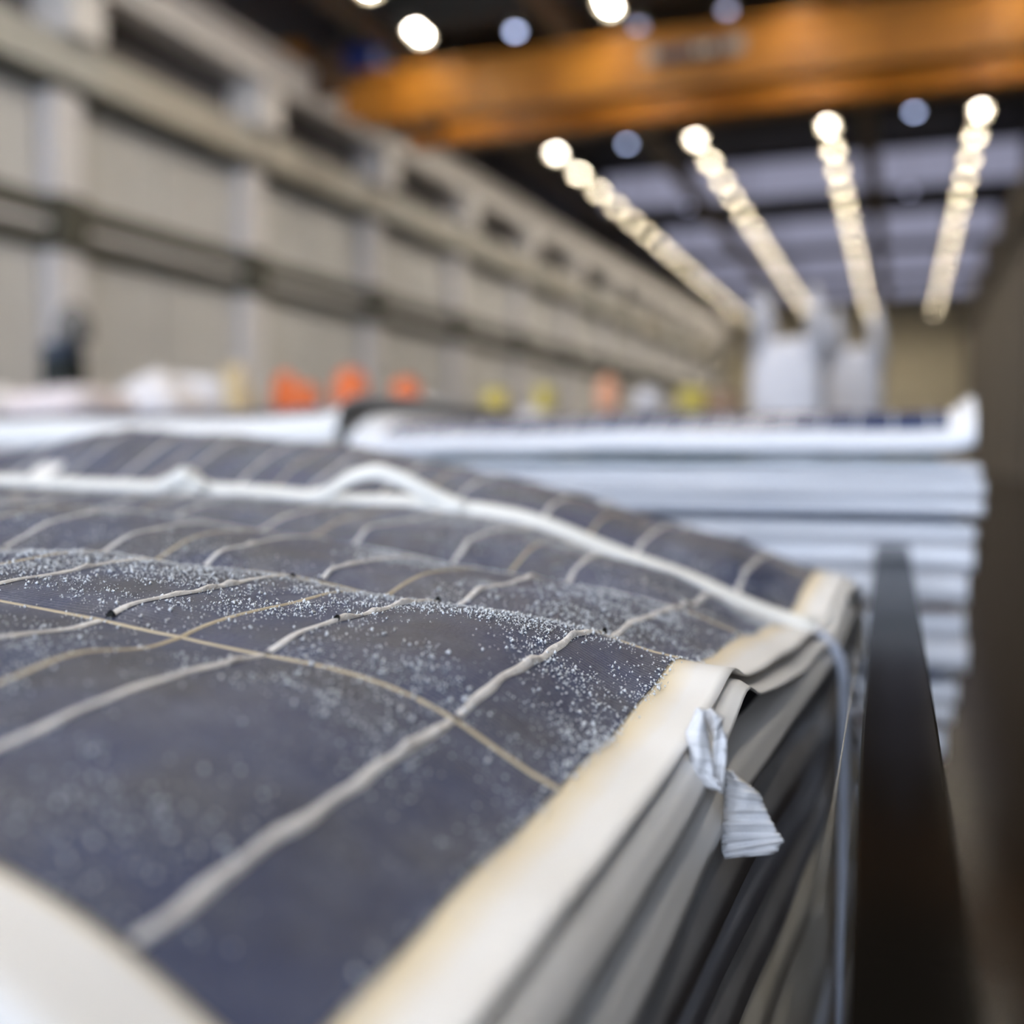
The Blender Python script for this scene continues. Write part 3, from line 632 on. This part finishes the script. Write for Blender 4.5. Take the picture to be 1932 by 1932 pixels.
pallet(-.90, .03, Y2 + .01, Y2 + .95, 'wooden pallet under the right-hand stack behind')
for k, (zt, zb) in enumerate([(.070, .012), (.006, -.05), (-.054, -.13), (-.134, -.22), (-.224, -.32), (-.324, -.42), (-.424, -.52), (-.524, -.61), (-.614, -.697)]):
    far_sheet(k, 'solar_laminate', '%s white-bordered solar sheet of the stack behind, left of the gap' % ORD[k], -2.55, -.905 - .004 * (k % 2), Y2 + .01, zt, zb, .012 if k == 0 else .003, .92, 'white_far',
              cells=None, right_curl=0, group='sheets of the left-hand stack behind', seed=40 + k) if k else None
M['bag_sheet'] = mat('warm white backsheet', (.80, .78, .75), .45)
far_sheet(0, 'solar_laminate', 'topmost white-bordered solar sheet of the left stack behind, with dark blue strip', -2.55, -.900, Y2 + .01, .064, .012, .024, .92, 'bag_sheet',
          cells=(10, 5, .158, -2.52), right_curl=.024, group='sheets of the left-hand stack behind', seed=40)
pallet(-2.5, -.93, Y2 + .02, Y2 + .94, 'wooden pallet under the left-hand stack behind')

# ------------------------------------------------------------------ background goods
def bulk_bag(label, x, y, wd, ht, material, loops=True, z0=0., peak=.28, seed=1, mound=.0):
    t = thing('bulk_bag', label, 'bulk bag', (x, y, z0), 'white bulk bags')
    g = random.Random(seed); n = 28; v = []; rings = [(0, .94), (.04, 1.0), (.3, 1.06), (.6, 1.07), (.85, 1.03), (.96, .97), (1.0, .86)]
    if mound: rings += [(1 + mound * .5, .6), (1 + mound * .9, .28), (1 + mound, .05)]
    for hz, sc in rings:
        for i in range(n):
            a = 2 * math.pi * i / n; q = max(abs(math.cos(a)), abs(math.sin(a))) ; r = wd / 2 * sc * (1 / q) ** .72 * (1 + .02 * math.sin(3 * a + hz * 5 + seed))
            v.append((x + r * math.cos(a), y + r * math.sin(a), z0 + ht * hz + (.02 * math.sin(2 * a + seed) if hz > .9 else 0)))
    m = len(rings); f = [(k * n + i, k * n + (i + 1) % n, (k + 1) * n + (i + 1) % n, (k + 1) * n + i) for k in range(m - 1) for i in range(n)] + [tuple(range(n - 1, -1, -1)), tuple((m - 1) * n + i for i in range(n))]
    MB().add(v, f).build('bag_body', material, t, True)
    if loops:
        for sx in (-1, 1):
            for sy in (-1, 1):
                px_, py_ = x + sx * wd * .44, y + sy * wd * .44
                MB().tube([(px_, py_, z0 + ht * .90), (px_ * .97 + x * .03, py_, z0 + ht + peak * .5), (px_ * .85 + x * .15, py_ * .92 + y * .08, z0 + ht + peak), (px_ * .74 + x * .26, py_ * .9 + y * .1, z0 + ht + peak * .45), (px_ * .70 + x * .30, py_ * .92 + y * .08, z0 + ht * .93)], [.05, .04, .03, .04, .05], 8).build('lifting_loop', material, t, True)
    return t
def sack(label, px, ytop, Y, wpx, zfloor, material, seed=0, cat='sack'):
    """a soft sack standing at depth Y; width from the photograph, upright lump with a tied neck"""
    a = atY(px, ytop, Y); b = atY(px + wpx, ytop, Y); wd = b[0] - a[0]; c = atY(px + wpx / 2, ytop, Y); ht = c[2] - zfloor
    t = thing('sack', label, cat, (c[0], Y, zfloor), 'coloured sacks in the background'); g = random.Random(seed); n = 16; v = []
    prof = [(0, .75), (.08, .98), (.3, 1.06), (.6, 1.0), (.8, .82), (.92, .5), (1, .22)]
    for hz, s in prof:
        for i in range(n):
            an_ = 2 * math.pi * i / n; r = wd / 2 * s * (1 + .10 * math.sin(2 * an_ + seed + hz * 3) + .05 * math.sin(5 * an_ + seed))
            v.append((c[0] + r * math.cos(an_), Y + r * .9 * math.sin(an_), zfloor + ht * hz))
    m = len(prof); MB().add(v, [(k * n + i, k * n + (i + 1) % n, (k + 1) * n + (i + 1) % n, (k + 1) * n + i) for k in range(m - 1) for i in range(n)] + [tuple(range(n - 1, -1, -1)), tuple((m - 1) * n + i for i in range(n))]).build('sack_body', material, t, True)
    MB().lathe((c[0], Y, zfloor + ht * .955), [(wd * .15, -.01), (wd * .17, 0), (wd * .15, .012)], 12).build('tie', M['girt'], t, True)
    return t
YG = 6.5
def at7(px, py, Y=YG): return atY(px, py, Y)
def bag_px(label, p0, p1, ytop, Y, material, seed, mound=0., loops=True, peak=.25):
    a, b = atY(p0, ytop, Y), atY(p1, ytop, Y); wd = (b[0] - a[0]) / 1.06; ht = a[2] / (1 + mound)
    return bulk_bag(label, (a[0] + b[0]) / 2, Y, wd, ht, material, loops, 0., peak, seed, mound)
bag_px('white bulk bag at the far left edge of the photo', -170, 45, 722, YG + .3, M['bag'], 2, .12, False)
bag_px('low pinkish white bulk bag behind the left stack', 55, 222, 742, YG - 1.3, M['bag_pink'], 3, .0, False)
bag_px('heaped white bulk bag left of the tan board', 225, 380, 704, YG, M['bag'], 4, .16, False)
bag_px('flat-topped white bulk bag behind, beside the tan board', 300, 464, 720, YG + 1.9, M['bag'], 5, .0, False)
YS = 6.7
def support(label, p0, p1, ytop, Y, material, seed):
    """a low bag or box that carries smaller goods; returns its top height"""
    a, b = atY(p0, ytop, Y), atY(p1, ytop, Y); bulk_bag(label, (a[0] + b[0]) / 2, Y, (b[0] - a[0]) / 1.2, float(a[2]) - .025, material, False, 0., .2, seed); return float(a[2]) - .002
s1 = support('low grey-white bulk bag carrying orange sacks left of the gap', 500, 706, 777, YS, M['bag'], 21)
s2 = support('white bulk bag carrying the single orange sack, near the gap', 702, 868, 756, YS - .8, M['bag'], 22)
s3 = support('low white bulk bag carrying the two yellow canisters', 890, 1062, 776, YS, M['bag'], 23)
s4 = support('dull white bulk bag carrying the peach sack', 1104, 1262, 776, YS + .3, M['grey_bag'], 24)
s5 = support('dark bulk bag carrying the bright yellow canister and carton', 1268, 1402, 778, YS + .6, M['grey_bag'], 25)
p = at7(485, 695); t = thing('tan_board', 'upright tan board between white and orange bags', 'board', (p[0], YG - .25, 0))
MB().bev(p[0] - .075, p[0] + .075, YG - .30, YG - .23, 0, p[2], .01).build('panel', M['tan'], t)
MB().bev(p[0] - .10, p[0] + .10, YG - .23, YG - .19, 0, p[2] - .15, .01).build('backing', M['tan'], t)
sack('tall orange sack just right of the tan board', 517, 700, YS, 44, s1, M['orange'], 1)
sack('short orange sack next to the tall one by the tan board', 558, 722, YS - .25, 42, s1, M['orange'], 2)
sack('biggest orange sack, right above the gap between the stacks', 632, 694, YS, 60, s1, M['orange'], 3)
sack('small orange sack leaning against the biggest one', 662, 738, YS - .2, 34, s1, M['orange'], 4)
sack('single orange sack right of the gap', 744, 712, YS - .8, 44, s2, M['orange'], 5)
sack('faded peach sack left of the large bulk bags', 1128, 708, YS + .3, 36, s4, M['peach'], 6)
sack('whitish sack left of the bright yellow canister', 1198, 732, YS + .3, 50, s4, M['bag'], 9)
sack('grey sack slumped on the dark bin', 112, 572, 8.6, 52, float(atY(96, 648, 8.6)[2]) + .004, M['grey_bag'], 7)
def canister(label, p0, p1, ytop, Y, material, zb):
    a, b = atY(p0, ytop, Y), atY(p1, ytop, Y); r = (b[0] - a[0]) / 2; h = float(a[2]) - zb; c = ((a[0] + b[0]) / 2, Y, zb)
    t = thing('plastic_canister', label, 'canister', c, 'yellow canisters in the background')
    MB().lathe(c, [(r * .94, 0), (r, .01), (r, h * .32), (r * 1.03, h * .335), (r, h * .35), (r, h * .66), (r * 1.03, h * .675), (r, h * .69), (r, h * .84), (r * .8, h * .9)], 24).build('canister_body', material, t, True)
    MB().lathe((c[0], Y, zb + h * .9), [(r * .42, 0), (r * .42, h * .07), (r * .36, h * .1)], 20).build('cap', M['crate'], t, True)
canister('pale yellow canister behind the right-hand stack, left one', 914, 956, 732, YS, M['yellow'], s3)
canister('narrow pale yellow canister right of the first one', 1012, 1046, 727, YS, M['yellow'], s3)
canister('bright yellow canister next to the brown carton', 1280, 1334, 730, YS + .6, M['yellow'], s5)
a, b = atY(1340, 742, YS + .6), atY(1384, 742, YS + .6)
t = thing('carton', 'brown carton left of the large bulk bags', 'carton', ((a[0] + b[0]) / 2, a[1], s5))
MB().bev(a[0], b[0], a[1] - .1, a[1] + .12, s5, a[2], .006).build('box_body', M['brown'], t)
MB().box(a[0] + .04, a[0] + .075, a[1] - .102, a[1] + .122, s5 + .05, a[2] + .002).build('tape_strip', M['tan'], t)
for q, (p0, p1, ytop, Y, nm) in enumerate(((1418, 1562, 648, 7.9, 'large'), (1562, 1668, 664, 9.2, 'rear'))):
    a, b = atY(p0, ytop, Y), atY(p1, ytop, Y); xm = (a[0] + b[0]) / 2; wd = (b[0] - a[0]) / 1.06
    for k in range(4): pallet(xm - wd * .52, xm + wd * .52, Y - wd * .5, Y + wd * .5, '%s wooden pallet under the %s bulk bag, counted from the floor' % (['lowest', 'second', 'third', 'top'][k], nm), k * .141)
    bulk_bag(['large white bulk bag with peaked lifting loops', 'white bulk bag behind the large one, nearer the right wall'][q], xm, Y, wd, float(a[2]) - .566, M['bag'], True, .566, .34, 9 + q)
a, b = atY(96, 648, 8.6), atY(141, 648, 8.6); cx, r = (a[0] + b[0]) / 2, (b[0] - a[0]) / 2; zt = float(a[2])
t = thing('bin', 'tall dark bin against the grey wall at far left', 'bin', (cx, 8.6, 0))
MB().add([(cx + s * r * q, 8.6 + s2 * r * q, z) for z, q in ((0, .8), (zt - .16, 1.0)) for s, s2 in ((-1, -1), (1, -1), (1, 1), (-1, 1))], [(3, 2, 1, 0), (4, 5, 6, 7), (0, 1, 5, 4), (1, 2, 6, 5), (2, 3, 7, 6), (3, 0, 4, 7)]).build('bin_body', M['black_bin'], t)
MB().bev(cx - r * 1.1, cx + r * 1.1, 8.6 - r * 1.1, 8.6 + r * 1.1, zt - .16, zt, .04).build('lid', M['navy_lid'], t)

a, b = atY(628, 774, 4.6), atY(712, 774, 4.6)
t = thing('plastic_crate', 'dark grey crate seen through the gap between the two stacks behind', 'crate', ((a[0] + b[0]) / 2, 4.6, 0))
MB().bev(a[0], b[0], 4.45, 4.75, 0, a[2] - .03, .012).build('crate_body', M['crate'], t)
MB().bev(a[0] - .012, b[0] + .012, 4.438, 4.762, a[2] - .03, a[2], .008).build('rim', M['crate'], t)
